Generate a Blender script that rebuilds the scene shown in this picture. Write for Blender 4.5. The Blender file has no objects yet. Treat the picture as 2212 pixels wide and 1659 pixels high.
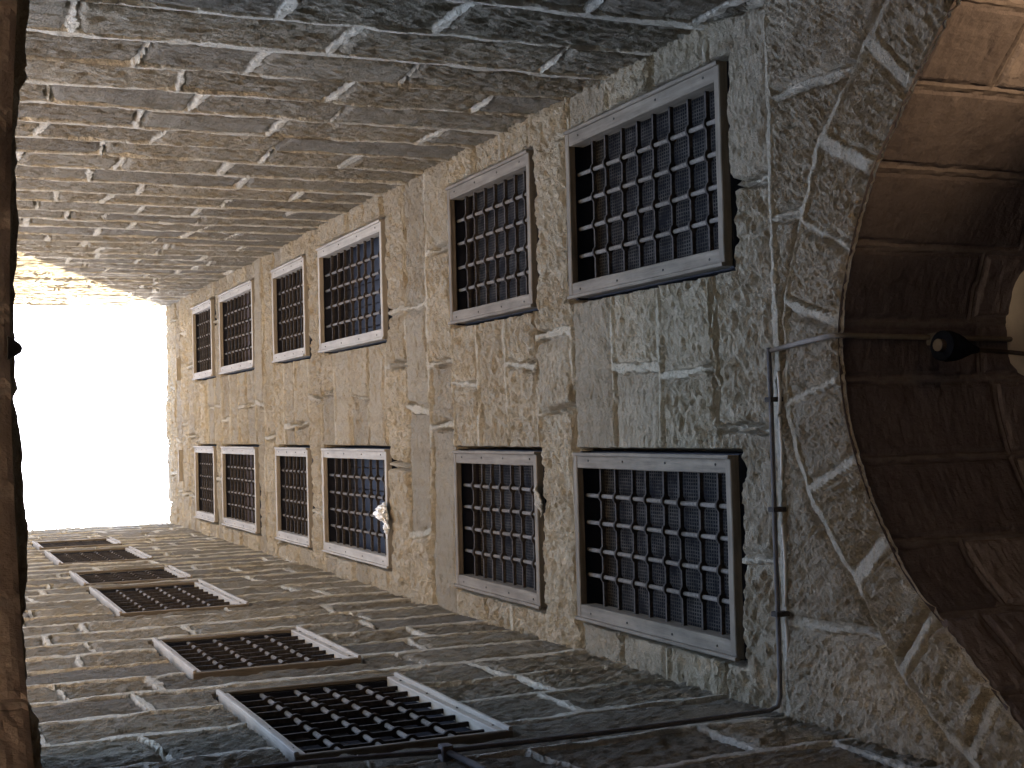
import bpy, math, random
import numpy as np
from mathutils import Matrix, Vector

sc = bpy.context.scene
C = sc.collection

# ------------------------------------------------------------------ camera
F_PX, W_PX = 3009.68, 2212.0
cam_d = bpy.data.cameras.new('camera')
cam_d.sensor_fit = 'HORIZONTAL'; cam_d.sensor_width = 36.0
cam_d.lens = 36.0 * F_PX / W_PX
cam_d.clip_start = 0.05; cam_d.clip_end = 2000
cam = bpy.data.objects.new('camera', cam_d); C.objects.link(cam)
R = Matrix(((-0.02513, 0.91737, -0.39726), (0.99923, 0.01108, -0.03762), (-0.03011, -0.39790, -0.91693)))
q = R.to_3x3().transposed().to_quaternion().normalized()
cam.matrix_world = q.to_matrix().to_4x4()
sc.camera = cam

# ------------------------------------------------------------------ light
SUN = Vector((-0.42, 0.408, 1.0)).normalized()      # towards the sun
world = bpy.data.worlds.new('World'); sc.world = world; world.use_nodes = True
nt = world.node_tree; nt.nodes.clear()
sky = nt.nodes.new('ShaderNodeTexSky'); sky.sky_type = 'NISHITA'; sky.sun_disc = False
sky.sun_elevation = math.asin(SUN.z); sky.sun_rotation = math.atan2(SUN.x, SUN.y)
sky.air_density = 1.0; sky.dust_density = 5.0; sky.ozone_density = 1.0
bg = nt.nodes.new('ShaderNodeBackground'); bg.inputs[1].default_value = 0.15
wo = nt.nodes.new('ShaderNodeOutputWorld')
nt.links.new(sky.outputs[0], bg.inputs[0]); nt.links.new(bg.outputs[0], wo.inputs[0])
sun_d = bpy.data.lights.new('sun', 'SUN'); sun_d.energy = 5.0; sun_d.angle = math.radians(0.53)
sun_d.color = (1.0, 0.82, 0.50)
sun = bpy.data.objects.new('sun', sun_d); C.objects.link(sun)
sun.rotation_euler = SUN.to_track_quat('Z', 'Y').to_euler(); sun.location = (-6, 8, 30)

sc.view_settings.view_transform = 'Standard'; sc.view_settings.look = 'None'
sc.view_settings.gamma = 1.0; sc.view_settings.exposure = 3.7
cy = sc.cycles
cy.max_bounces = 16; cy.diffuse_bounces = 16; cy.glossy_bounces = 4
cy.sample_clamp_indirect = 0; cy.caustics_reflective = False; cy.caustics_refractive = False
cy.use_denoising = True

# ------------------------------------------------------------------ measured layout (metres, eye at the origin)
S = 4.0
WR, WL, YF, YN = 2.149, -1.476, 4.0, 0.345           # right, left, front and near wall planes
GZ = -1.6                                              # paving level
TOP = 24.0
NEAR_TOP = 6.8                                         # unseen wall top, kept low by choice to let skylight into the shaft
XA, XB, YC = (0.828, 1.919), (-1.263, -0.188), (1.597, 2.664)
ZT = [8.236, 10.43, 14.301, 16.34, 19.437, 21.427]
ZB = [6.326, 8.815, 12.134, 14.862, 17.378, 19.963]
CT = [8.013, 10.276, 14.109, 15.896, 18.947, 20.863]
CB = [6.246, 8.708, 11.942, 14.542, 17.072, 19.675]
BEDS = [5.9, 6.5, 7.1, 7.69, 8.27, 8.83, 9.37, 9.92, 10.46, 11.02, 11.59, 12.17, 12.72, 13.27, 13.85, 14.36, 14.87,
        15.46, 15.95, 16.4, 16.93, 17.4, 17.92, 18.43, 18.93, 19.46, 19.93, 20.42, 20.95, 21.46, 22.05, 22.6, 23.1, 23.6, 24.3]
LOW = [5.33, 4.75, 4.2, 3.6, 3.0, 2.4, 1.85, 1.3, .7, .1, -.5, -1.1, -1.7]
ALLB = np.array(sorted(LOW + BEDS))
# head joints read off the photograph, keyed by course index counted from z = 4.75
JR = {3: [1.76, 2.68], 4: [.78, 2.25, 3.54], 5: [1.27, 1.88, 2.82], 6: [1.53, 2.56, 3.55], 7: [.81, 1.77, 2.71], 8: [1.45, 2.41, 3.61],
      9: [.9, 1.72, 2.6], 10: [1.34, 2.6, 3.3], 11: [.8, 1.57, 2.4], 12: [1.37, 2.66], 13: [.8, 1.9, 3.29], 14: [1.22, 1.71, 2.77],
      15: [1.1, 2.06, 2.6, 3.53], 16: [1.42, 1.82, 2.76], 17: [1.1, 2.16, 2.9], 18: [.9, 1.83, 2.83, 3.32], 19: [1.4, 2.57]}
JF = {3: [-.75, .3, .88], 4: [.31], 5: [], 6: [.11, .62], 7: [.40], 8: [], 9: [.32], 10: [.02, .56, 1.5], 11: [-.87, .13, 1.05],
      12: [-.35, .57, 1.07], 13: [], 14: [.3], 15: [], 16: [.39], 17: [.34, -.9], 18: [.1, 1.2], 21: [-.07], 22: [.34], 24: [.34]}
JL = {2: [.9, 1.89], 3: [1.09, 3.19], 4: [.6, 3.3], 5: [1.2, 3.27], 6: [.83, 1.35, 2.97], 7: [3.17], 8: [1.0, 3.4], 9: [1.17, 3.21],
      10: [.9, 1.94, 3.3], 11: [1.23, 3.2], 12: [.8, 2.46], 13: [.95, 3.5], 14: [3.31], 15: [1.05], 16: [1.19, 3.2], 18: [3.28], 21: [2.62]}

# ------------------------------------------------------------------ numpy noise
def _h(ix, iy, seed):
    n = (ix.astype(np.int64) * 374761393 + iy.astype(np.int64) * 668265263 + seed * 1442695041) & 0xffffffff
    n = ((n ^ (n >> 13)) * 1274126177) & 0xffffffff
    n = ((n ^ (n >> 16)) * 2246822519) & 0xffffffff
    return ((n ^ (n >> 15)) & 0xffffff) / float(0xffffff)
def noise(x, y, seed=0):
    ix, iy = np.floor(x), np.floor(y); fx, fy = x - ix, y - iy
    fx = fx * fx * fx * (fx * (fx * 6 - 15) + 10); fy = fy * fy * fy * (fy * (fy * 6 - 15) + 10)
    a, b = _h(ix, iy, seed), _h(ix + 1, iy, seed); c, d = _h(ix, iy + 1, seed), _h(ix + 1, iy + 1, seed)
    return (a + (b - a) * fx) * (1 - fy) + (c + (d - c) * fx) * fy - 0.5
def fbm(x, y, seed=0, o=3):
    s = 0; a = 1.0
    for i in range(o):
        s = s + a * noise(x * 2 ** i + 17.3 * i, y * 2 ** i - 9.1 * i, seed + i); a *= 0.55
    return s
def sst(a, b, x):
    t = np.clip((x - a) / (b - a), 0, 1); return t * t * (3 - 2 * t)

def relief(u, z, ang, rough, seed):
    c, s = np.cos(ang), np.sin(ang)
    a, b = u * c + z * s, -u * s + z * c
    rid = 1 - np.abs(fbm(a * 7, b * 17, seed, 3)) * 2.4
    big = fbm(u * 2.6, z * 3.4, seed + 5, 3)
    fine = fbm(a * 18, b * 60, seed + 9, 2)
    pit = np.minimum(0, fbm(u * 13, z * 15, seed + 13, 2) + .22)
    return rough * (0.020 * rid - .010 + 0.016 * fine + 0.055 * pit) + 0.026 * big

def courses(u, z, beds, joints, lo, hi, seed, k0, flat=1.0):
    """coursed rubble: returns (height, mortar mask, tint, wear) for wall coordinates u, z"""
    zw = z + (.028 + .05 * (1 - flat)) * noise(u * 1.1 + seed, z * .9, seed + 1) + 0.014 * noise(u * 5, z * 5, seed + 2) + .010 * noise(u * 19, z * 19, seed + 3)
    uw = u + 0.030 * noise(u * 2, z * 3.1, seed + 4) + .014 * noise(u * 17, z * 17, seed + 5)
    rng = random.Random(seed)
    k = np.clip(np.searchsorted(beds, zw.ravel()).reshape(z.shape) - 1, 0, len(beds) - 2)
    b0, b1 = beds[k], beds[k + 1]
    wb = np.array([rng.uniform(.013, .025) for _ in beds]) * (2.5 - 1.5 * flat)
    dz0, dz1 = zw - b0 - wb[k], b1 - zw - wb[k + 1]
    dj = np.full(z.shape, 9.0); sid = np.zeros(z.shape)
    for c in range(len(beds) - 1):
        m = k == c
        if not m.any(): continue
        js = joints.get(c - k0)
        if js is None:
            js = []; x = lo + rng.uniform(.2, 1.0)
            while x < hi: js.append(x); x += rng.uniform(.65, 1.45)
        if not js: sid[m] = c * 37; continue
        js = np.array(js); w = np.array([rng.uniform(.014, .034) for _ in js]); sl = np.array([rng.uniform(-.10, .10) for _ in js])
        x = uw[m][:, None] - js[None, :] - (z[m] - beds[c])[:, None] * sl[None, :]
        dj[m] = (np.abs(x) - w[None, :]).min(1); sid[m] = c * 37 + (x > 0).sum(1)
    d = np.minimum(np.minimum(dz0, dz1), dj)
    r1 = _h(sid, sid * 0 + 3, seed); r2 = _h(sid, sid * 0 + 7, seed); r3 = _h(sid, sid * 0 + 11, seed)
    d = d + 0.006 * noise(u * 40, z * 40, seed + 6) + .016 * (noise(u * 2.3, z * 2.9, seed + 8) + .1) * (1 + (1 - flat))
    mort = sst(.004, -.004, d)
    rough = .35 + 1.05 * r2 ** .7
    rel = relief(u * (.45 + .55 * flat), z, (r3 - .5) * .7 * flat, rough, seed + 20) * (.35 + .65 * flat)
    e = sst(0, .05, d)
    tilt = (r1 - .5) * .03 * np.sin(z * 2.1 + u * 1.7 + r3 * 6)
    stone = e * (.008 + .030 * r1 + tilt) * flat + rel * (.35 + .65 * e)
    crack = sst(.020, .004, np.abs(d - .004)) * sst(-.02, .14, fbm(u * 1.9, z * 2.7, seed + 31, 2))
    mh = .008 + .020 * flat + .014 * fbm(u * 5, z * 12, seed + 33, 3)
    h = stone * (1 - mort) + mh * mort - .055 * crack
    return h, mort, np.clip((r1 * .5 + r2 * .5 - .5) * 1.15 + .5, 0, 1), r3

# ------------------------------------------------------------------ mesh helpers
def to_mesh(name, V, Fc, attrs=None, smooth=False):
    me = bpy.data.meshes.new(name)
    V = np.asarray(V, dtype=np.float32); Fc = np.asarray(Fc, dtype=np.int32)
    me.vertices.add(len(V)); me.vertices.foreach_set('co', V.ravel())
    me.loops.add(Fc.size); me.loops.foreach_set('vertex_index', Fc.ravel())
    me.polygons.add(len(Fc)); me.polygons.foreach_set('loop_start', np.arange(0, Fc.size, 4, dtype=np.int32))
    me.polygons.foreach_set('loop_total', np.full(len(Fc), 4, dtype=np.int32))
    me.polygons.foreach_set('use_smooth', np.full(len(Fc), smooth))
    for k, v in (attrs or {}).items():
        a = me.attributes.new(k, 'FLOAT', 'POINT'); a.data.foreach_set('value', np.asarray(v, dtype=np.float32))
    me.update(); me.validate()
    return me

def link(name, me, mat=None, parent=None, loc=(0, 0, 0), rotz=0):
    o = bpy.data.objects.new(name, me); C.objects.link(o); o.parent = parent; o.location = loc; o.rotation_euler = (0, 0, rotz)
    if mat is not None and me is not None and not me.materials: me.materials.append(mat)
    return o
def tag(o, label=None, cat=None, group=None, kind=None):
    for k, v in (('label', label), ('category', cat), ('group', group), ('kind', kind)):
        if v: o[k] = v
    return o

class MB:
    """collects quads"""
    def __init__(s): s.v = []; s.f = []
    def add(s, v, f):
        n = len(s.v); s.v += [tuple(p) for p in v]; s.f += [tuple(i + n for i in q_) for q_ in f]; return s
    def box(s, x0, x1, y0, y1, z0, z1):
        return s.add([(x0, y0, z0), (x1, y0, z0), (x1, y1, z0), (x0, y1, z0), (x0, y0, z1), (x1, y0, z1), (x1, y1, z1), (x0, y1, z1)],
              [(0, 3, 2, 1), (4, 5, 6, 7), (0, 1, 5, 4), (1, 2, 6, 5), (2, 3, 7, 6), (3, 0, 4, 7)])
    def cbox(s, x0, x1, y0, y1, z0, z1, c=.004, jit=0, rng=random):
        """box with chamfered long edges so its arrises catch light"""
        ax = max((x1 - x0, 0), (y1 - y0, 1), (z1 - z0, 2))[1]
        lo = [x0, y0, z0]; hi = [x1, y1, z1]; b, d = [i for i in range(3) if i != ax]
        prof = [(lo[b] + c, lo[d]), (hi[b] - c, lo[d]), (hi[b], lo[d] + c), (hi[b], hi[d] - c), (hi[b] - c, hi[d]), (lo[b] + c, hi[d]), (lo[b], hi[d] - c), (lo[b], lo[d] + c)]
        n = 9; vs = []
        for i in range(n):
            t = i / (n - 1); a = lo[ax] + (hi[ax] - lo[ax]) * t
            ja, jb = rng.uniform(-jit, jit), rng.uniform(-jit, jit)
            for p_, r_ in prof:
                v = [0, 0, 0]; v[ax] = a; v[b] = p_ + ja; v[d] = r_ + jb; vs.append(tuple(v))
        fs = []
        for i in range(n - 1):
            for j in range(8): fs.append((i * 8 + j, i * 8 + (j + 1) % 8, (i + 1) * 8 + (j + 1) % 8, (i + 1) * 8 + j))
        for o_ in (0, (n - 1) * 8):
            fs += [(o_, o_ + 1, o_ + 2, o_ + 3), (o_, o_ + 3, o_ + 4, o_ + 7), (o_ + 4, o_ + 5, o_ + 6, o_ + 7)]
        return s.add(vs, fs)
    def tube(s, pts, r, n=12, cap=True):
        pts = [Vector(p) for p in pts]; rs = r if isinstance(r, (list, tuple)) else [r] * len(pts)
        vs = []; up = None
        for i, p in enumerate(pts):
            t = (pts[min(i + 1, len(pts) - 1)] - pts[max(i - 1, 0)]).normalized()
            if up is None: up = t.orthogonal().normalized()
            up = (up - t * up.dot(t)).normalized(); w = t.cross(up)
            for j in range(n):
                a = 2 * math.pi * j / n; vs.append(p + (up * math.cos(a) + w * math.sin(a)) * rs[i])
        fs = [(i * n + j, i * n + (j + 1) % n, (i + 1) * n + (j + 1) % n, (i + 1) * n + j) for i in range(len(pts) - 1) for j in range(n)]
        if cap:
            for o_ in (0, (len(pts) - 1) * n):
                for j in range(1, n - 2, 2): fs.append((o_, o_ + j, o_ + j + 1, o_ + j + 2))
        return s.add(vs, fs)
    def mesh(s, name, smooth=False): return to_mesh(name, s.v, s.f, smooth=smooth)
    def build(s, name, mat, parent=None, smooth=False, loc=(0, 0, 0)): return link(name, s.mesh(name, smooth), mat, parent, loc)

def axis(breaks, step):
    out = [breaks[0]]
    for a, b in zip(breaks[:-1], breaks[1:]):
        st = step((a + b) / 2) if callable(step) else step
        n = max(1, int(round((b - a) / st))); out += list(a + (b - a) * np.arange(1, n + 1) / n)
    return np.array(out)

# ------------------------------------------------------------------ materials
def new_mat(name):
    m = bpy.data.materials.new(name); m.use_nodes = True; t = m.node_tree
    b = t.nodes['Principled BSDF']; return m, t, b
def N(t, kind, **kw):
    n = t.nodes.new(kind)
    for k, v in kw.items():
        if isinstance(k, str) and hasattr(n, k): setattr(n, k, v)
    return n
def noise_node(t, vec, scale, detail=4, rough=.6):
    n = t.nodes.new('ShaderNodeTexNoise'); n.inputs['Scale'].default_value = scale
    n.inputs['Detail'].default_value = detail; n.inputs['Roughness'].default_value = rough
    t.links.new(vec, n.inputs['Vector']); return n.outputs['Fac']
def ramp(t, fac, stops):
    r = t.nodes.new('ShaderNodeValToRGB'); e = r.color_ramp.elements
    while len(e) < len(stops): e.new(.5)
    for el, (p, c) in zip(e, stops): el.position = p; el.color = (*c, 1) if len(c) == 3 else c
    t.links.new(fac, r.inputs[0]); return r.outputs[0]
def mix(t, fac, a, b, mode='MIX'):
    m = t.nodes.new('ShaderNodeMix'); m.data_type = 'RGBA'; m.blend_type = mode
    for s_, v in ((0, fac), (6, a), (7, b)):
        if isinstance(v, (int, float)): m.inputs[s_].default_value = v
        elif isinstance(v, tuple): m.inputs[s_].default_value = (*v, 1)
        else: t.links.new(v, m.inputs[s_])
    return m.outputs[2]
def math_n(t, op, a, b=None, c=None):
    m = t.nodes.new('ShaderNodeMath'); m.operation = op
    for i, v in enumerate((a, b, c)):
        if v is None: continue
        if isinstance(v, (int, float)): m.inputs[i].default_value = v
        else: t.links.new(v, m.inputs[i])
    return m.outputs[0]
def bump(t, b, h, strength, dist, prev=None):
    n = t.nodes.new('ShaderNodeBump'); n.inputs['Strength'].default_value = strength; n.inputs['Distance'].default_value = dist
    t.links.new(h, n.inputs['Height'])
    if prev: t.links.new(prev, n.inputs['Normal'])
    t.links.new(n.outputs[0], b.inputs['Normal']); return n.outputs[0]
def attr(t, name):
    a = t.nodes.new('ShaderNodeAttribute'); a.attribute_name = name; return a.outputs['Fac']

def stone_mat(name, dark, mid, light, mortar, dirt, vault=False):
    m, t, b = new_mat(name)
    co = t.nodes.new('ShaderNodeTexCoord').outputs['Object']
    tint = attr(t, 'tint'); mort = attr(t, 'mortar')
    n1 = noise_node(t, co, 3.0, 5, .6); n2 = noise_node(t, co, 28, 4, .7); n3 = noise_node(t, co, 120, 3, .7)
    f = math_n(t, 'ADD', math_n(t, 'MULTIPLY', tint, .62), math_n(t, 'MULTIPLY', n1, .38))
    f = math_n(t, 'ADD', f, math_n(t, 'MULTIPLY', math_n(t, 'SUBTRACT', n2, .5), .35))
    base = ramp(t, f, [(.22, dark), (.5, mid), (.82, light)])
    mn = ramp(t, n2, [(.3, tuple(c * .78 for c in mortar)), (.7, mortar)])
    mf = math_n(t, 'MULTIPLY', mort, ramp(t, n1, [(.25, (.75,) * 3), (.5, (1,) * 3)]))
    col = mix(t, mf, base, mn)
    # dust and soot blotches of their own shape
    d = noise_node(t, co, 1.3, 6, .65)
    col = mix(t, ramp(t, d, [(.55, (0,) * 3), (.78, (.6,) * 3)]), col, dirt)
    ms = t.nodes.new('ShaderNodeMapping'); ms.inputs['Scale'].default_value = (1, 1, .07); t.links.new(co, ms.inputs[0])
    streak = noise_node(t, ms.outputs[0], 7.5, 5, .62)
    col = mix(t, .35, col, ramp(t, streak, [(.36, (.66, .63, .60)), (.50, (1, 1, 1))]), 'MULTIPLY')
    v = t.nodes.new('ShaderNodeTexVoronoi'); v.inputs['Scale'].default_value = 55; t.links.new(co, v.inputs['Vector'])
    pits = ramp(t, v.outputs['Distance'], [(.05, (.72,) * 3), (.35, (1,) * 3)])
    col = mix(t, .6, col, pits, 'MULTIPLY')
    t.links.new(col, b.inputs['Base Color'])
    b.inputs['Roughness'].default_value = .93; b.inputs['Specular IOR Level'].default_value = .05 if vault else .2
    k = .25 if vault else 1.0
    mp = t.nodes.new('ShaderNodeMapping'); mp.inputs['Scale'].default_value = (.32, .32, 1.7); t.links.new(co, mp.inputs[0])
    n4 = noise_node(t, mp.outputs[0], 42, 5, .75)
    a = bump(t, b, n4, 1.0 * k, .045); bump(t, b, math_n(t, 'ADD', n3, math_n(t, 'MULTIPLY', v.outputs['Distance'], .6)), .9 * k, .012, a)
    return m

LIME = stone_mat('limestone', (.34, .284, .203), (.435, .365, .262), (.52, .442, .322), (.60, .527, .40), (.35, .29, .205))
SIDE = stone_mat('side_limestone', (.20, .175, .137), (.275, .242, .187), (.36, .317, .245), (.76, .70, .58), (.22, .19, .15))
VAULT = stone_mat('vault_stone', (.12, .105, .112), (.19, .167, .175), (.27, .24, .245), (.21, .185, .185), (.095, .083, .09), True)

NEARV_LIT = stone_mat('near_vault_lit_stone', (.28, .21, .165), (.42, .32, .25), (.52, .41, .33), (.46, .37, .30), (.24, .18, .15), True)  # paler brown puts a warm lamp glow into the near vault's colour

def plain(name, col, rough=.7, metal=0, var=.35, scale=30, bmp=.3, bd=.004, stretch=None):
    m, t, b = new_mat(name)
    co = t.nodes.new('ShaderNodeTexCoord').outputs['Object']
    if stretch:
        mp = t.nodes.new('ShaderNodeMapping'); mp.inputs['Scale'].default_value = stretch; t.links.new(co, mp.inputs[0]); vec = mp.outputs[0]
    else: vec = co
    n = noise_node(t, vec, scale, 5, .65); n2 = noise_node(t, co, scale * .17, 4, .6)
    f = math_n(t, 'ADD', math_n(t, 'MULTIPLY', n, .6), math_n(t, 'MULTIPLY', n2, .4))
    t.links.new(ramp(t, f, [(.3, tuple(c * (1 - var) for c in col)), (.7, tuple(min(1, c * (1 + var)) for c in col))]), b.inputs['Base Color'])
    b.inputs['Roughness'].default_value = rough; b.inputs['Metallic'].default_value = metal
    b.inputs['Specular IOR Level'].default_value = .12 if rough > .8 else .4
    bump(t, b, n, bmp, bd)
    return m
WOOD_V0 = plain('weathered_wood_upright', (.29, .255, .205), .8, 0, .35, 22, .6, .006, (1, 1, .09))
WOOD_H = WOOD_H0 = plain('weathered_wood_flat', (.29, .255, .205), .8, 0, .35, 22, .6, .006, (.09, 1, 1))
OLD_V = plain('grimy_wood_upright', (.155, .13, .10), .85, 0, .5, 22, .8, .008, (1, 1, .09))
OLD_H = plain('grimy_shaded_wood_flat', (.155, .13, .10), .85, 0, .5, 22, .8, .008, (.09, 1, 1))
IRON = plain('old_iron', (.05, .043, .038), .9, 0, .7, 45, .5, .003)
ROD = plain('lit_iron', (.13, .112, .095), .9, 0, .6, 60, .5, .003)  # uprights paler than the bars: light on them is put into the colour
VOID_SHADE = plain('void_shade', (.008, .009, .016), .7, 0, .4, 8, .3, .004, (1, 1, .2))  # near-black navy: shade of the window void put into the colour
SHUT_BROWN = plain('brown_shutter', (.055, .034, .03), .75, 0, .4, 14, .4, .004, (1, 1, .12))
PIPE = plain('grey_conduit', (.11, .10, .095), .85, 0, .3, 20, .2, .002)
PALE = plain('pale_pipe', (.21, .19, .165), .85, 0, .25, 20, .2, .002)
WHITE = plain('white_plastic', (.82, .82, .80), .4, 0, .08, 20, .2, .003)
BLACK = plain('dark_lamp_paint', (.012, .016, .028), .95, 0, .3, 20, .1, .002)
ROPE = plain('frayed_fabric', (.30, .27, .22), .9, 0, .5, 90, .8, .006)
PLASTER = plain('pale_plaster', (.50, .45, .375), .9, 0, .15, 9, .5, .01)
PAVING = plain('paving', (.15, .13, .11), .85, 0, .3, 2, .4, .02)

def screen_mat():
    m, t, b = new_mat('woven_screen')
    co = t.nodes.new('ShaderNodeTexCoord').outputs['Object']
    sp = t.nodes.new('ShaderNodeSeparateXYZ')
    warp = t.nodes.new('ShaderNodeVectorMath'); warp.operation = 'MULTIPLY_ADD'
    nz = t.nodes.new('ShaderNodeTexNoise'); nz.inputs['Scale'].default_value = 6; t.links.new(co, nz.inputs['Vector'])
    t.links.new(nz.outputs['Color'], warp.inputs[0]); warp.inputs[1].default_value = (.012,) * 3; t.links.new(co, warp.inputs[2])
    t.links.new(warp.outputs[0], sp.inputs[0])
    def wire(s_, per):
        x = math_n(t, 'FRACT', math_n(t, 'MULTIPLY', s_, 1 / per))
        x = math_n(t, 'ABSOLUTE', math_n(t, 'SUBTRACT', x, .5))
        return math_n(t, 'LESS_THAN', x, .17)
    w = math_n(t, 'MAXIMUM', wire(sp.outputs[0], .021), wire(sp.outputs[2], .026))
    n = noise_node(t, co, 9, 4, .7)
    wc = ramp(t, n, [(.35, (.012, .011, .011)), (.65, (.062, .056, .048))])
    t.links.new(mix(t, w, (.005, .005, .008), wc), b.inputs['Base Color'])
    b.inputs['Roughness'].default_value = .9; b.inputs['Specular IOR Level'].default_value = .08
    bump(t, b, w, .8, .004)
    return m
SCREEN = screen_mat()

# ------------------------------------------------------------------ walls
def wall_sheet(name, ub, holes, joints, seed, place, zlow, parent, ztop=TOP, flat=1.0, mat=None):
    """one coursed wall face as a displaced sheet with window openings and their reveals; place(u, z, out) -> xyz"""
    us = sorted(set([ub[0], ub[1]] + [h[0] for h in holes] + [h[1] for h in holes]))
    zs = sorted(set([zlow, ztop] + ([4.0] if zlow < 4 else []) + [h[2] for h in holes] + [h[3] for h in holes]))
    U = axis(us, .0125)
    fine = [z_ for z_ in zs]
    for a, b in list(zip(zs[:-1], zs[1:])):
        n = int((b - a) // 1.0)
        fine += [a + (b - a) * (i + 1) / (n + 1) for i in range(n)]
    Z = axis(sorted(set(fine)), lambda z_: .25 if z_ < 4 else min(.030, .0105 + .0011 * (z_ - 5)))
    uu, zz = np.meshgrid(U, Z)
    h, mo, ti, we = courses(uu, zz, ALLB, joints, ub[0], ub[1], seed, 11, flat)
    # ragged coping: the last course crumbles
    rag = sst(ztop - .16, ztop, zz)
    uo = uu + .010 * noise(uu * 23, zz * 23, seed + 61); zo = zz + .010 * noise(uu * 23, zz * 23, seed + 62) + rag * (.10 * fbm(uu * 3.1, zz * 0, seed + 63, 3) - .05)
    inside = np.zeros((len(Z) - 1, len(U) - 1), bool)
    uc = (U[1:] + U[:-1]) / 2; zc = (Z[1:] + Z[:-1]) / 2
    for a, b, c, d in holes:
        inside |= ((uc > a) & (uc < b))[None, :] & ((zc > c) & (zc < d))[:, None]
        on = (uu >= a - 1e-6) & (uu <= b + 1e-6) & (zz >= c - 1e-6) & (zz <= d + 1e-6)
        h = np.where(on, -.11, h)
    h[0, :] = -.12; h[-1, :] = -.14
    P = place(uo, zo, h)
    n = len(U); idx = np.arange(len(Z) * n).reshape(len(Z), n)
    F_ = np.stack([idx[:-1, :-1], idx[:-1, 1:], idx[1:, 1:], idx[1:, :-1]], -1)[~inside]
    V = P.reshape(-1, 3); used = np.unique(F_); re = np.zeros(len(V), int); re[used] = np.arange(len(used))
    V = V[used]; F_ = re[F_]; at = {'mortar': mo.ravel()[used], 'tint': ti.ravel()[used]}
    # reveals and the body of the wall behind the face
    ex = MB()
    def slab(u0, u1, z0, z1, n0, n1):
        c = [(u0, z0, n0), (u1, z0, n0), (u1, z1, n0), (u0, z1, n0), (u0, z0, n1), (u1, z0, n1), (u1, z1, n1), (u0, z1, n1)]
        ex.add([tuple(place(np.array([a]), np.array([b]), np.array([d]))[0]) for a, b, d in c], [(0, 3, 2, 1), (4, 5, 6, 7), (0, 1, 5, 4), (1, 2, 6, 5), (2, 3, 7, 6), (3, 0, 4, 7)])
    for a, b, c, d in holes:
        g = .012
        slab(a - g - .1, a - g, c - .1, d + .1, -.62, -.06); slab(b + g, b + g + .1, c - .1, d + .1, -.62, -.06)
        slab(a - g, b + g, c - g - .1, c - g, -.62, -.06); slab(a - g, b + g, d + g, d + g + .1, -.62, -.06)
        slab(a - .1, b + .1, c - .1, d + .1, -.70, -.62)
    zb_ = 5.5 if zlow > 4 else zlow
    slab(ub[0] - .6, ub[1] + .6, zb_, ztop - .05, -1.0, -.75)
    slab(ub[0] - .02, ub[1] + .02, ztop - .3, ztop - .2, -.75, -.10)
    ne = len(ex.v)
    V = np.concatenate([V, np.array(ex.v)]); F_ = np.concatenate([F_, np.array(ex.f) + len(at['tint'])])
    at = {'mortar': np.concatenate([at['mortar'], np.zeros(ne)]), 'tint': np.concatenate([at['tint'], np.full(ne, .4)])}
    me = to_mesh(name, V, F_, at)
    return link(name, me, mat or LIME, parent)

G = .028
def hole(u, zb, zt): return (u[0] - G, u[1] + G, zb - .05, zt + .02)
BASE = .042
def thing(name, label, cat, loc=(0, 0, 0), group=None):
    o = link(name, None, loc=loc); tag(o, label, cat, group); return o

front = thing('stone_wall', 'front wall of coursed rubble with two columns of barred windows above the arch', 'wall')
left = thing('stone_wall', 'side wall with one column of barred windows, foreshortened along the bottom of the photo', 'wall')
right = thing('stone_wall', 'side wall without windows, long pale mortar lines, sunlit near the sky', 'wall')
near = thing('stone_wall', 'near wall closing the shaft above the vault edge beside the camera', 'wall')

wall_sheet('masonry', (WL - .12, WR + .12), [hole(XA, b, t) for b, t in zip(ZB, ZT)] + [hole(XB, b, t) for b, t in zip(ZB, ZT)], JF, 5,
           lambda u, z, h: np.stack([u, YF + BASE - h, z], -1), 5.87, front)
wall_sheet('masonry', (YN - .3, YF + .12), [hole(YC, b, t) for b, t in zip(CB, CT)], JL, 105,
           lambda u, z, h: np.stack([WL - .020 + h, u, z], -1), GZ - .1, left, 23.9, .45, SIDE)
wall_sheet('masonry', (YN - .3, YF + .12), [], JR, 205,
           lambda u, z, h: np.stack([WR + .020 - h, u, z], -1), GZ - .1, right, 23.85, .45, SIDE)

# ------------------------------------------------------------------ arch and vaults
PX = np.array([-1.476, -1.284, -1.149, -1.006, -.856, -.715, -.44, -.211, .004, .223, .441, .611, .858, 1.132, 1.444, 1.728, 1.95, 2.149])
PZ = np.array([3.98, 4.264, 4.428, 4.595, 4.788, 4.977, 5.172, 5.296, 5.372, 5.403, 5.402, 5.358, 5.257, 5.108, 4.821, 4.542, 4.27, 3.98])
def smooth_profile():
    xs = np.linspace(PX[0], PX[-1], 900)
    z = np.interp(xs, PX, PZ)
    k = np.hanning(71); k /= k.sum()
    zp = np.concatenate([z[0] - (z[1:36][::-1] - z[0]), z, z[-1] - (z[-36:-1][::-1] - z[-1])])
    return xs, np.convolve(zp, k, 'valid')
XS, ZS = smooth_profile()
def prof(x): return np.interp(x, XS, ZS)
CX, CZ = .33, 3.5
VJ = [((-1.15, 4.43), (-1.42, 4.59)), ((-.86, 4.79), (-1.13, 5.01)), ((-.54, 5.05), (-.75, 5.32)), ((-.19, 5.29), (-.35, 5.65)), ((.18, 5.42), (.08, 5.82)),
      ((.46, 5.43), (.59, 5.81)), ((.80, 5.29), (.97, 5.66)), ((1.13, 5.11), (1.33, 5.46)), ((1.44, 4.82), (1.72, 5.09)), ((1.74, 4.52), (2.05, 4.72))]
def th(x, z): return np.arctan2(x - CX, z - CZ)
TI = np.array([th(*a) for a, b in VJ]); TE = np.array([th(*b) for a, b in VJ])
RE = np.array([math.hypot(b[0] - CX, b[1] - CZ) for a, b in VJ])
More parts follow.
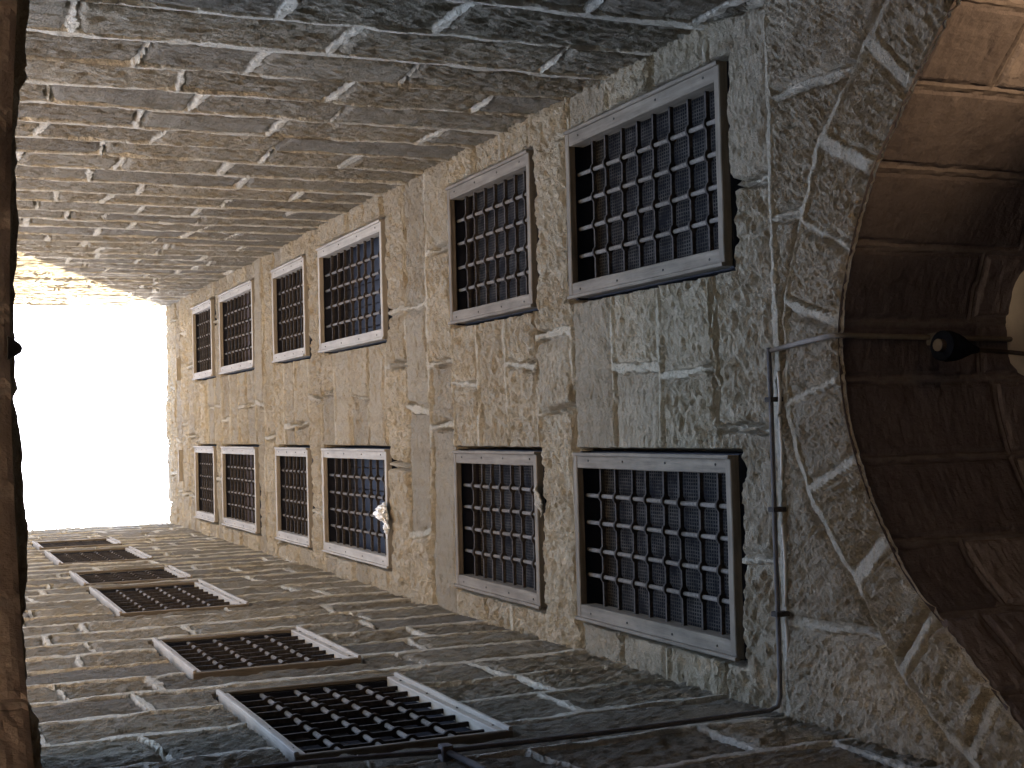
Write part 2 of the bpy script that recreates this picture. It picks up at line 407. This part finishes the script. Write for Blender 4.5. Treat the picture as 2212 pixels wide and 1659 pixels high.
tt = th(XS, ZS); RI_ = np.hypot(XS - CX, ZS - CZ)

def arch_face():
    seed = 305
    U = axis([WL - .1, WR + .1], .0125); n = len(U)
    T = np.linspace(0, 1, 150) ** .85
    zi = prof(U) - .014
    uu = np.repeat(U[None, :], len(T), 0); zz = zi[None, :] + (5.93 - zi[None, :]) * T[:, None]
    uw = uu + .022 * noise(uu * 3, zz * 3, seed) + .010 * noise(uu * 18, zz * 18, seed + 1); zw = zz + .022 * noise(uu * 3, zz * 3, seed + 2) + .010 * noise(uu * 18, zz * 18, seed + 3)
    a = th(uw, zw); r = np.hypot(uw - CX, zw - CZ)
    rE = np.interp(a, TE, RE) + .0; rI = np.interp(a, tt, RI_)
    t_ = np.clip((r - rI) / (rE - rI), 0, 1.2)
    ja = TI[:, None, None] + (TE - TI)[:, None, None] * t_[None]
    dj = (a[None] - ja) * r[None]
    w = np.array([.028, .036, .040, .026, .018, .030, .014, .038, .036, .028])[:, None, None]
    dr = (np.abs(dj) - w).min(0)
    dv = np.minimum(dr, (rE - .018 - r))
    # spandrel stones outside the ring
    sj = np.array([-1.0, 1.02, 1.62]); ds = np.minimum((np.abs(uw[None] - sj[:, None, None]) - .02).min(0), r - rE - .018)
    ds = np.minimum(ds, 5.885 - zw)
    out = r > rE
    d = np.where(out, ds, dv)
    sid = np.where(out, 100 + (uw[None] > sj[:, None, None]).sum(0), (dj > 0).sum(0)).astype(float)
    d = d + .006 * noise(uu * 40, zz * 40, seed + 6)
    mort = sst(.004, -.004, d)
    r1 = _h(sid, sid * 0 + 3, seed); r2 = _h(sid, sid * 0 + 7, seed)
    rel = relief(uu, zz, a + (r1 - .5) * 1.5, .55 + .55 * r2, seed + 20)
    e = sst(0, .04, d)
    stone = e * (.026 + .028 * r1) + rel * (.35 + .65 * e)
    crack = sst(.020, .004, np.abs(d - .004)) * sst(-.02, .14, fbm(uu * 1.9, zz * 2.7, seed + 31, 2))
    h = stone * (1 - mort) + (.026 + .02 * fbm(uu * 6, zz * 8, seed + 33, 3)) * mort - .028 * crack
    edge = np.clip((zz - zi[None]) / .02, 0, 1); h = h * (.12 + .88 * sst(0, 2.2, (zz - zi[None]) / .02))
    h[0, :] = h[1, :] - .006; h[-1, :] = -.12
    zo = zz + .010 * noise(uu * 23, zz * 23, seed + 62) * edge + (1 - edge) * .004 * fbm(uu * 9, uu * 0, seed + 70, 3)
    P = np.stack([uu, YF + BASE - h, zo], -1)
    idx = np.arange(len(T) * n).reshape(len(T), n)
    F_ = np.stack([idx[:-1, :-1], idx[:-1, 1:], idx[1:, 1:], idx[1:, :-1]], -1).reshape(-1, 4)
    return link('arch', to_mesh('arch', P.reshape(-1, 3), F_, {'mortar': mort.ravel(), 'tint': (r1 * .6 + r2 * .4).ravel()}), LIME, front)
arch_face()

def vault(name, y0, y1, seed, fine, label, parent=None, mat=None):
    """soffit and side walls of the passage, swept along y"""
    arc = np.concatenate([[0], np.cumsum(np.hypot(np.diff(XS), np.diff(ZS)))]); L = arc[-1]
    s_arc = np.linspace(0, L, int(L / fine)); H = PZ[0] - GZ + .1
    low = -np.linspace(H, fine, 30); hi = L + np.linspace(fine, H, 30)
    s = np.concatenate([low, s_arc, hi])
    sx = np.clip(s, 0, L); x = np.interp(sx, arc, XS); z = np.interp(sx, arc, ZS) - np.maximum(0, -s) - np.maximum(0, s - L)
    dx = np.gradient(x, s); dz = np.gradient(z, s); ln = np.hypot(dx, dz); nx, nz = dz / ln, -dx / ln   # inward normal
    js = sorted(float(np.interp(t_, tt, arc)) for t_ in TI)
    js = [-2.2, -1.65, -1.1, -.5] + js + [L + .5, L + 1.1, L + 1.65, L + 2.2]
    js = np.array(js)
    sgn = 1 if y1 > y0 else -1
    Y = y0 + sgn * axis([0, min(2.2, abs(y1 - y0)), abs(y1 - y0)], lambda t_: fine if t_ < 1.2 else .06)
    ss, yy = np.meshgrid(s, Y)
    sw = ss + .02 * noise(ss * 2, yy * 2, seed) + .008 * noise(ss * 15, yy * 15, seed + 1)
    k = np.searchsorted(js, sw.ravel()).reshape(sw.shape)
    dj = np.abs(sw[None] - js[:, None, None]).min(0) - .016
    off = _h(k.astype(float), k * 0.0 + 1, seed); ln_ = .9 + .8 * _h(k.astype(float), k * 0.0 + 2, seed)
    ph = (yy + .02 * noise(ss * 9, yy * 9, seed + 3)) / ln_ + off; cell = np.floor(ph); fr = ph - cell
    dc = np.minimum(fr, 1 - fr) * ln_ - .012
    d = np.minimum(dj, dc) + .005 * noise(ss * 35, yy * 35, seed + 4)
    mort = sst(.004, -.004, d); r1 = _h(k * 13.0 + cell, k * 0.0 + 5, seed)
    rel = .45 * relief(ss, yy, 0 * ss, .35 + .3 * r1, seed + 20)
    e = sst(0, .03, d)
    h = (e * (.006 + .007 * r1) + .8 * rel) * (1 - mort) + .004 * mort - .005 * sst(.016, .004, np.abs(d - .003))
    edge = np.clip(np.abs(yy - y0) / .03, 0, 1); h = h * edge
    P = np.stack([x[None] + nx[None] * h + .006 * noise(ss * 20, yy * 20, seed + 7) * edge, yy, z[None] + nz[None] * h], -1)
    if name == 'near': P[..., 2] += (1 - edge) * .006 * fbm(ss * 5, yy * 0, seed + 70, 3)
    idx = np.arange(P.shape[0] * P.shape[1]).reshape(P.shape[:2])
    F_ = np.stack([idx[:-1, :-1], idx[:-1, 1:], idx[1:, 1:], idx[1:, :-1]], -1).reshape(-1, 4)
    V = P.reshape(-1, 3)
    ex = MB()
    # crown slab and outer flanks keep the daylight out of the passage
    a, b = min(y0, y1), max(y0, y1)
    if parent is None or True:
        ya, yb = (a + .25, b) if y1 > y0 else (a, b - .02)
        ex.box(WL - 1.6, WR + 1.6, ya, yb, 5.62, 5.9) if y1 < y0 else ex.box(WL - 1.6, WR + 1.6, y0 + .8, yb, 5.62, 5.9)
        ex.box(WL - .9, WL - .5, ya, yb, GZ - .1, 5.62); ex.box(WR + .5, WR + .9, ya, yb, GZ - .1, 5.62)
    V = np.concatenate([V, np.array(ex.v)]); F2 = np.concatenate([F_, np.array(ex.f) + P.shape[0] * P.shape[1]])
    at = {'mortar': np.concatenate([mort.ravel(), np.zeros(len(ex.v))]), 'tint': np.concatenate([r1.ravel(), np.zeros(len(ex.v))])}
    o = link('vault', to_mesh('vault', V, F2, at), mat or VAULT, parent)
    if parent is None: tag(o, label, 'vault')
    return o
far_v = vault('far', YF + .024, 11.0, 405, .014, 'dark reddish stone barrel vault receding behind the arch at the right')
near_v = vault('near', YN, -8.0, 505, .02, 'blurred dark edge of the near vault along the left border of the photo', None, NEARV_LIT)

def near_face():
    """face of the near wall above its own arch"""
    U = axis([WL - .1, WR + .1], .05); T = np.concatenate([np.linspace(0, .1, 30)[:-1], np.linspace(.1, 1, 90)])
    zi = prof(U); uu = np.repeat(U[None], len(T), 0); zz = zi[None] + (NEAR_TOP - zi[None]) * T[:, None]
    h, mo, ti, we = courses(uu, zz, ALLB, {}, WL, WR, 605, 11)
    h = h * np.clip((zz - zi[None]) / .1, 0, 1); h[-1] = -.2
    P = np.stack([uu, YN + h, zz], -1); idx = np.arange(P.shape[0] * P.shape[1]).reshape(P.shape[:2])
    F_ = np.stack([idx[:-1, :-1], idx[:-1, 1:], idx[1:, 1:], idx[1:, :-1]], -1).reshape(-1, 4)
    ex = MB(); ex.box(WL - .8, WR + .8, YN - .7, YN - .12, 5.92, NEAR_TOP - .05)
    V = np.concatenate([P.reshape(-1, 3), np.array(ex.v)]); F2 = np.concatenate([F_, np.array(ex.f) + P.shape[0] * P.shape[1]])
    link('masonry', to_mesh('masonry', V, F2, {'mortar': np.concatenate([mo.ravel(), np.zeros(8)]), 'tint': np.concatenate([ti.ravel(), np.full(8, .4)])}), LIME, near)
near_face()

# ------------------------------------------------------------------ windows
def window(parent, width, height, nb, loc, rotz, kind, seed, label=None, old=False, side=False):
    """timber frame (the window mesh) with iron grille; local x along the wall, y into it, z up; origin at the sill"""
    WOOD_V, WOOD_H = (OLD_V, OLD_H) if old else (WOOD_V0, WOOD_H0)
    rng = random.Random(seed); w, hgt = width, height; J, Hd = .095, .055
    m = MB(); D = .11
    if side: J, Hd, D = .062, .030, .06
    m.cbox(0, J, 0, D, Hd, hgt - Hd, .005, .0015, rng); m.cbox(w - J, w, 0, D, Hd, hgt - Hd, .005, .0015, rng)
    me = m.mesh('window')
    win = link('window', me, WOOD_V, parent, loc, rotz)
    if label: win['label'] = label
    hd = MB(); hd.cbox(-.004, w + .004, -.004, .022 if side else .045, hgt - Hd, hgt, .005, .0015, rng); hd.build('head', OLD_H if side else WOOD_H, win)  # side heads and sills in darker wood: underside shade put into the colour
    sl = MB(); sl.cbox(-.004, w + .004, -.006, .05, 0, Hd, .005, .0015, rng); sl.build('sill', OLD_H if side else WOOD_H, win)
    tr = MB()
    tr.cbox(-.006, .016, -.022, .006, rng.uniform(-.02, .03), hgt - .01, .004, .002, rng); tr.cbox(w - .016, w + .006, -.022, .006, .0, hgt - rng.uniform(0, .05), .004, .002, rng)
    tr.build('trim', WOOD_V, win)
    iw, ih = w - 2 * J, hgt - 2 * Hd
    xs = [J + iw * (i + 1) / 5 + rng.uniform(-.012, .012) for i in range(4)]
    yb = .035 if side else .075
    # forged bar: flat strap swelling into an eye round every upright
    b = MB(); pts = []
    X = sorted(set([J - .03, w - J + .03] + [x + dx for x in xs for dx in (-.034, -.024, -.014, -.005, .005, .014, .024, .034)]))
    def half(x):
        k = min(abs(x - c) for c in xs); return .0125 + .0165 * max(0, math.cos(min(1, k / .034) * math.pi / 2)) ** .8
    t_ = .0085
    vs = []
    for x in X:
        r_ = half(x); vs += [(x, -r_, -t_), (x, r_, -t_), (x, r_, t_), (x, -r_, t_)]
    fs = [(i * 4 + j, i * 4 + (j + 1) % 4, (i + 1) * 4 + (j + 1) % 4, (i + 1) * 4 + j) for i in range(len(X) - 1) for j in range(4)]
    fs += [(0, 1, 2, 3), tuple(4 * (len(X) - 1) + j for j in range(4))]
    b.add(vs, fs); bm_ = b.mesh('horizontal_bar')
    for i in range(nb):
        o = link('horizontal_bar', bm_, IRON, win, (rng.uniform(-.004, .004), yb + rng.uniform(-.003, .003), Hd + ih * (i + 1) / (nb + 1) + rng.uniform(-.012, .012)))
        o.rotation_euler = (0, rng.uniform(-.012, .012), 0)
    rd = MB(); rd.tube([(0, 0, Hd - .02), (rng.uniform(-.004, .004), 0, hgt * .35), (rng.uniform(-.004, .004), 0, hgt * .7), (0, 0, hgt - Hd + .02)], .0135, 10)
    rm = rd.mesh('upright_rod', True)
    for x in xs: link('upright_rod', rm, ROD, win, (x, yb, 0))
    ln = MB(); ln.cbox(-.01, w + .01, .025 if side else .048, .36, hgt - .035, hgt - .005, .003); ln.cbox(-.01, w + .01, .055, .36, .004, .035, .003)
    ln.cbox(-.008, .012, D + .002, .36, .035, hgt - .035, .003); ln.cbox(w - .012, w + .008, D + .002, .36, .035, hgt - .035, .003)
    ln.build('shade_lining', VOID_SHADE, win)  # boards added to darken the recess; its shade is in their colour
    p = MB()
    if kind == 'screen':
        p.box(.013, w - .013, .20, .205, .036, hgt - .036)
        p.build('woven_screen', SCREEN, win)
    else:
        y = .30
        n = 5
        for i in range(n): p.cbox(-.02 + (w + .04) * i / n + .003, -.02 + (w + .04) * (i + 1) / n - .003, y, y + .03, -.04, hgt + .01, .004, .001, rng)
        p.build('shutter_void_panel', SHUT_BROWN if kind == 'brown' else VOID_SHADE, win)  # dark panels stand in for the unlit void, brown ones are shutters
    # nail heads along the upright boards
    nl = MB()
    for x in (J * .5, w - J * .5):
        for k in range(4):
            z = hgt * (.09 + .27 * k) + rng.uniform(-.03, .03); nl.tube([(x, -.004, z), (x, .004, z)], .007, 8)
    nl.build('nails', IRON, win)
    return win
NB = [8, 7, 8, 7, 8, 7]
ROWN = ['lowest', 'second', 'third', 'fourth', 'fifth', 'topmost']
KIND = ['screen', 'screen', 'dark', 'dark', 'brown', 'brown']
for i in range(6):
    window(front, XA[1] - XA[0], ZT[i] - ZB[i], NB[i], (XA[0], YF, ZB[i]), 0, KIND[i], 10 + i, f'{ROWN[i]} window of the upper row in the photo', i < 2)
    window(front, XB[1] - XB[0], ZT[i] - ZB[i], NB[i], (XB[0], YF, ZB[i]), 0, KIND[i], 20 + i, f'{ROWN[i]} window of the lower row in the photo', i < 2)
    window(left, YC[1] - YC[0], CT[i] - CB[i], NB[i], (WL, YC[0], CB[i]), math.pi / 2, 'brown' if i > 2 else 'dark', 30 + i, f'{ROWN[i]} window on the side wall', False, True)

# ------------------------------------------------------------------ conduits, lamp and small things
cz = 5.885
c1 = thing('conduit', 'thin dark conduit running along the front wall and round the corner above the arch', 'pipe')
m = MB(); m.tube([(.36, YF - .035, cz + .005), (0, YF - .035, cz), (-.6, YF - .035, cz), (-1.2, YF - .035, cz - .004), (WL + .1, YF - .035, cz), (WL + .05, YF - .05, cz), (WL + .035, YF - .1, cz),
    (WL + .035, 3.4, cz - .02), (WL + .035, 2.9, cz - .03), (WL + .035, 2.2, cz - .01), (WL + .035, 1.6, cz + .09), (WL + .035, .3, cz + .15)], .012, 10)
m.build('pipe', PIPE, c1, True)
for p in ((0.1, YF - .03), (-.45, YF - .03), (-.97, YF - .03)):
    k = MB(); k.cbox(p[0] - .012, p[0] + .012, p[1] - .026, p[1] + .05, cz - .026, cz + .026, .003); k.build('clip', IRON, c1)
k = MB(); k.cbox(WL - .02, WL + .062, 2.16, 2.21, cz - .035, cz + .03, .005); k.build('junction_box', PIPE, c1)
k = MB(); k.tube([(WL + .03, 2.19, cz - .02), (WL + .03, 2.21, 5.6), (WL + .03, 2.2, 4.0)], .016, 10); k.build('branch_pipe', PIPE, c1, True)

rng = random.Random(3)
c2 = thing('cable', 'pale strips added for light caught on the mortar just under the dark conduit', 'cable')  # no real cable: added strips stand in for light on the mortar
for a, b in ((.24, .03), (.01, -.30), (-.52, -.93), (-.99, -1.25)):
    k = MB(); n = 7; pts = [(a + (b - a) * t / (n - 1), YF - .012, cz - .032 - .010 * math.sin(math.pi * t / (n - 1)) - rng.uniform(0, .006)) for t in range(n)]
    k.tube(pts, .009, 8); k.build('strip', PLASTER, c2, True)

c3 = thing('conduit', 'pale conduit dropping across the arch stones and on along the vault ridge', 'pipe')
k = MB(); k.tube([(.345, YF - .03, cz - .01), (.37, YF - .03, 5.6), (.385, YF - .03, 5.39), (.385, YF, 5.36), (.385, YF + .05, 5.365), (.38, 4.4, 5.375), (.37, 5.0, 5.375), (.38, 8, 5.375)], .013, 10)
k.build('pipe', PALE, c3, True)

lamp = thing('ceiling_lamp', 'dark bell-shaped lamp fixed on the vault ridge with a cable leaving its tip', 'lamp', (0, 0, 0))
ax0, ax1 = Vector((.33, 4.50, 5.24)), Vector((.31, 4.74, 5.27))
k = MB(); rs = [.085, .088, .080, .066, .046, .028, .018]
k.tube([ax0.lerp(ax1, i / 6) for i in range(7)], [r_ * .85 for r_ in rs], 20); k.build('shade', BLACK, lamp, True)
k = MB(); k.tube([ax0.lerp(ax1, -.12), ax0.lerp(ax1, .1)], .03, 14); k.build('bulb', PALE, lamp, True)
k = MB(); k.cbox(.34, .40, 4.54, 4.60, 5.28, 5.40, .006); k.build('mount', PIPE, lamp)
k = MB(); k.tube([ax1, (.30, 5.0, 5.31), (.27, 5.4, 5.35), (.26, 7, 5.36)], .011, 8); k.build('cable', PIPE, lamp, True)

def lump_mesh(name, n_u, n_v, fn):
    V = []; F_ = []
    for i in range(n_u):
        for j in range(n_v): V.append(fn(i / (n_u - 1), 2 * math.pi * j / n_v))
    for i in range(n_u - 1):
        for j in range(n_v): F_.append((i * n_v + j, i * n_v + (j + 1) % n_v, (i + 1) * n_v + (j + 1) % n_v, (i + 1) * n_v + j))
    return to_mesh(name, V, F_)
def nz(x, y, s_): return float(noise(np.array([x]), np.array([y]), s_)[0])
def bag(t, a):
    pr = [(0, .004), (.05, .03), (.10, .02), (.16, .05), (.30, .085), (.42, .075), (.50, .022), (.56, .035), (.70, .045), (.85, .03), (1, .004)]
    r = float(np.interp(t, [p[0] for p in pr], [p[1] for p in pr]))
    r *= 1 + .55 * nz(t * 14, a * 1.9, 8) + .5 * nz(t * 30 + 3, a * 4, 9)
    return (-.66 - .34 * t + .02 * math.sin(t * 9), YF - .03 - .4 * r + r * .6 * math.cos(a), 12.10 + .03 * math.sin(t * 7) - .05 * t + r * .95 * math.sin(a))
o = link('plastic_bag', lump_mesh('plastic_bag', 60, 30, bag), WHITE); tag(o, 'crumpled white plastic bag tied to the sill bar of a window on the front wall', 'bag')

# frayed cloth at the sill of the second window of the lower row
k = MB(); r2 = random.Random(6)
for i in range(9):
    x = -.42 - .012 * i + r2.uniform(-.01, .01)
    k.tube([(x, YF - .005, 8.815), (x - .03, YF - .015 - r2.uniform(0, .015), 8.80), (x - r2.uniform(.05, .09), YF - .01, 8.78 - r2.uniform(0, .05)), (x - .12, YF - .005, 8.77 - r2.uniform(0, .05))], [.008, .011, .008, .003], 6)
o = k.build('frayed_cloth', ROPE); tag(o, 'grey frayed cloth strip caught below a window sill on the front wall', 'cloth')

# laths lying on the top courses
for i, (x0, x1, z) in enumerate(((.86, 1.22, 22.62), (-.75, -.25, 22.55))):
    k = MB(); k.cbox(x0, x1, YF - .05, YF + .02, z - .025, z + .025, .004, .003)
    o = k.build('wooden_lath', WOOD_H); tag(o, ['short pale lath on the top courses above the upper row of windows', 'long pale lath on the top courses above the lower row of windows'][i], 'lath', 'laths near the roof line')

# plaster patch on the soffit
def patch():
    V = []; F_ = []; n = 40; R_ = [0, .3, .6, .85, .97, 1.0]
    for i, r in enumerate(R_):
        for j in range(n):
            a = 2 * math.pi * j / n; e = 2 / 4.6
            cx_ = math.copysign(abs(math.cos(a)) ** e, math.cos(a)); sx_ = math.copysign(abs(math.sin(a)) ** e, math.sin(a))
            k_ = 1 + .06 * nz(math.cos(a) * 2, math.sin(a) * 2, 4)
            x = .47 + .31 * r * sx_ * k_; y = 5.62 + .60 * r * cx_ * k_
            V.append((x, y, float(prof(np.array([x]))[0]) - (.055 if i < 5 else .0) + .004 * nz(x * 12, y * 12, 5)))
    for i in range(len(R_) - 1):
        for j in range(n): F_.append((i * n + j, i * n + (j + 1) % n, (i + 1) * n + (j + 1) % n, (i + 1) * n + j))
    return to_mesh('plaster_patch', V, F_, smooth=True)
o = link('plaster_patch', patch(), PLASTER); tag(o, 'pale rounded plaster patch on the vault ceiling at the right edge', 'plaster')

# stub poking past the near vault's edge
k = MB(); k.tube([(.33, .335, 5.385), (.33, .35, 5.385), (.33, .366, 5.39), (.332, .378, 5.395), (.334, .384, 5.397)], [.045, .036, .026, .018, .008], 12)
o = k.build('pipe_stub', PIPE, None, True); tag(o, 'blurred stub of pipe poking past the near vault edge into the sky', 'pipe')

# assumed lantern, added unseen low on the right wall to light the vault
lan = thing('assumed_lantern', 'assumed warm lantern on an iron bracket low in the archway, added out of frame to light the vault', 'lantern', (1.86, 4.75, 3.4))
k = MB(); k.tube([(.29, 0, .22), (.1, 0, .3), (0, 0, .26), (0, 0, .16)], .014, 8); k.build('bracket', IRON, lan, True)
k = MB(); k.tube([(0, 0, .18), (0, 0, .13), (0, 0, .12)], [.02, .10, .10], 12); k.build('cap', IRON, lan)
gm, gt, gb = new_mat('assumed_lantern_glow'); gb.inputs['Emission Color'].default_value = (1, .55, .2, 1); gb.inputs['Emission Strength'].default_value = 3
k = MB(); k.tube([(0, 0, .10), (0, 0, -.10)], [.05, .05], 12); k.build('glass', gm, lan)
ld = bpy.data.lights.new('assumed_lantern_light', 'SPOT'); ld.energy = 10; ld.color = (1, .66, .36); ld.shadow_soft_size = .06  # spot added for the warm glow on the vault; its lantern is assumed
ld.spot_size = math.radians(62); ld.spot_blend = 1.0
lo = bpy.data.objects.new('assumed_lantern_light', ld); C.objects.link(lo); lo.parent = lan; lo.location = (-.1, 0, .05)
lo.rotation_euler = (Vector((1.76, 4.75, 3.45)) - Vector((1.75, 4.35, 4.75))).to_track_quat('Z', 'Y').to_euler()

# ------------------------------------------------------------------ ground and passage ends
g = MB(); g.add([(-300, -300, GZ), (300, -300, GZ), (300, 300, GZ), (-300, 300, GZ)], [(0, 1, 2, 3)])
tag(g.build('ground', PAVING), kind='structure')

e = MB(); e.box(WL - .6, WR + .6, 11.0, 11.4, GZ - .05, 5.7)  # added out of view to shut daylight out of the vault
tag(e.build('stone_wall', VAULT), 'unseen end wall added to keep the vaulted passage behind the arch dark', 'wall')
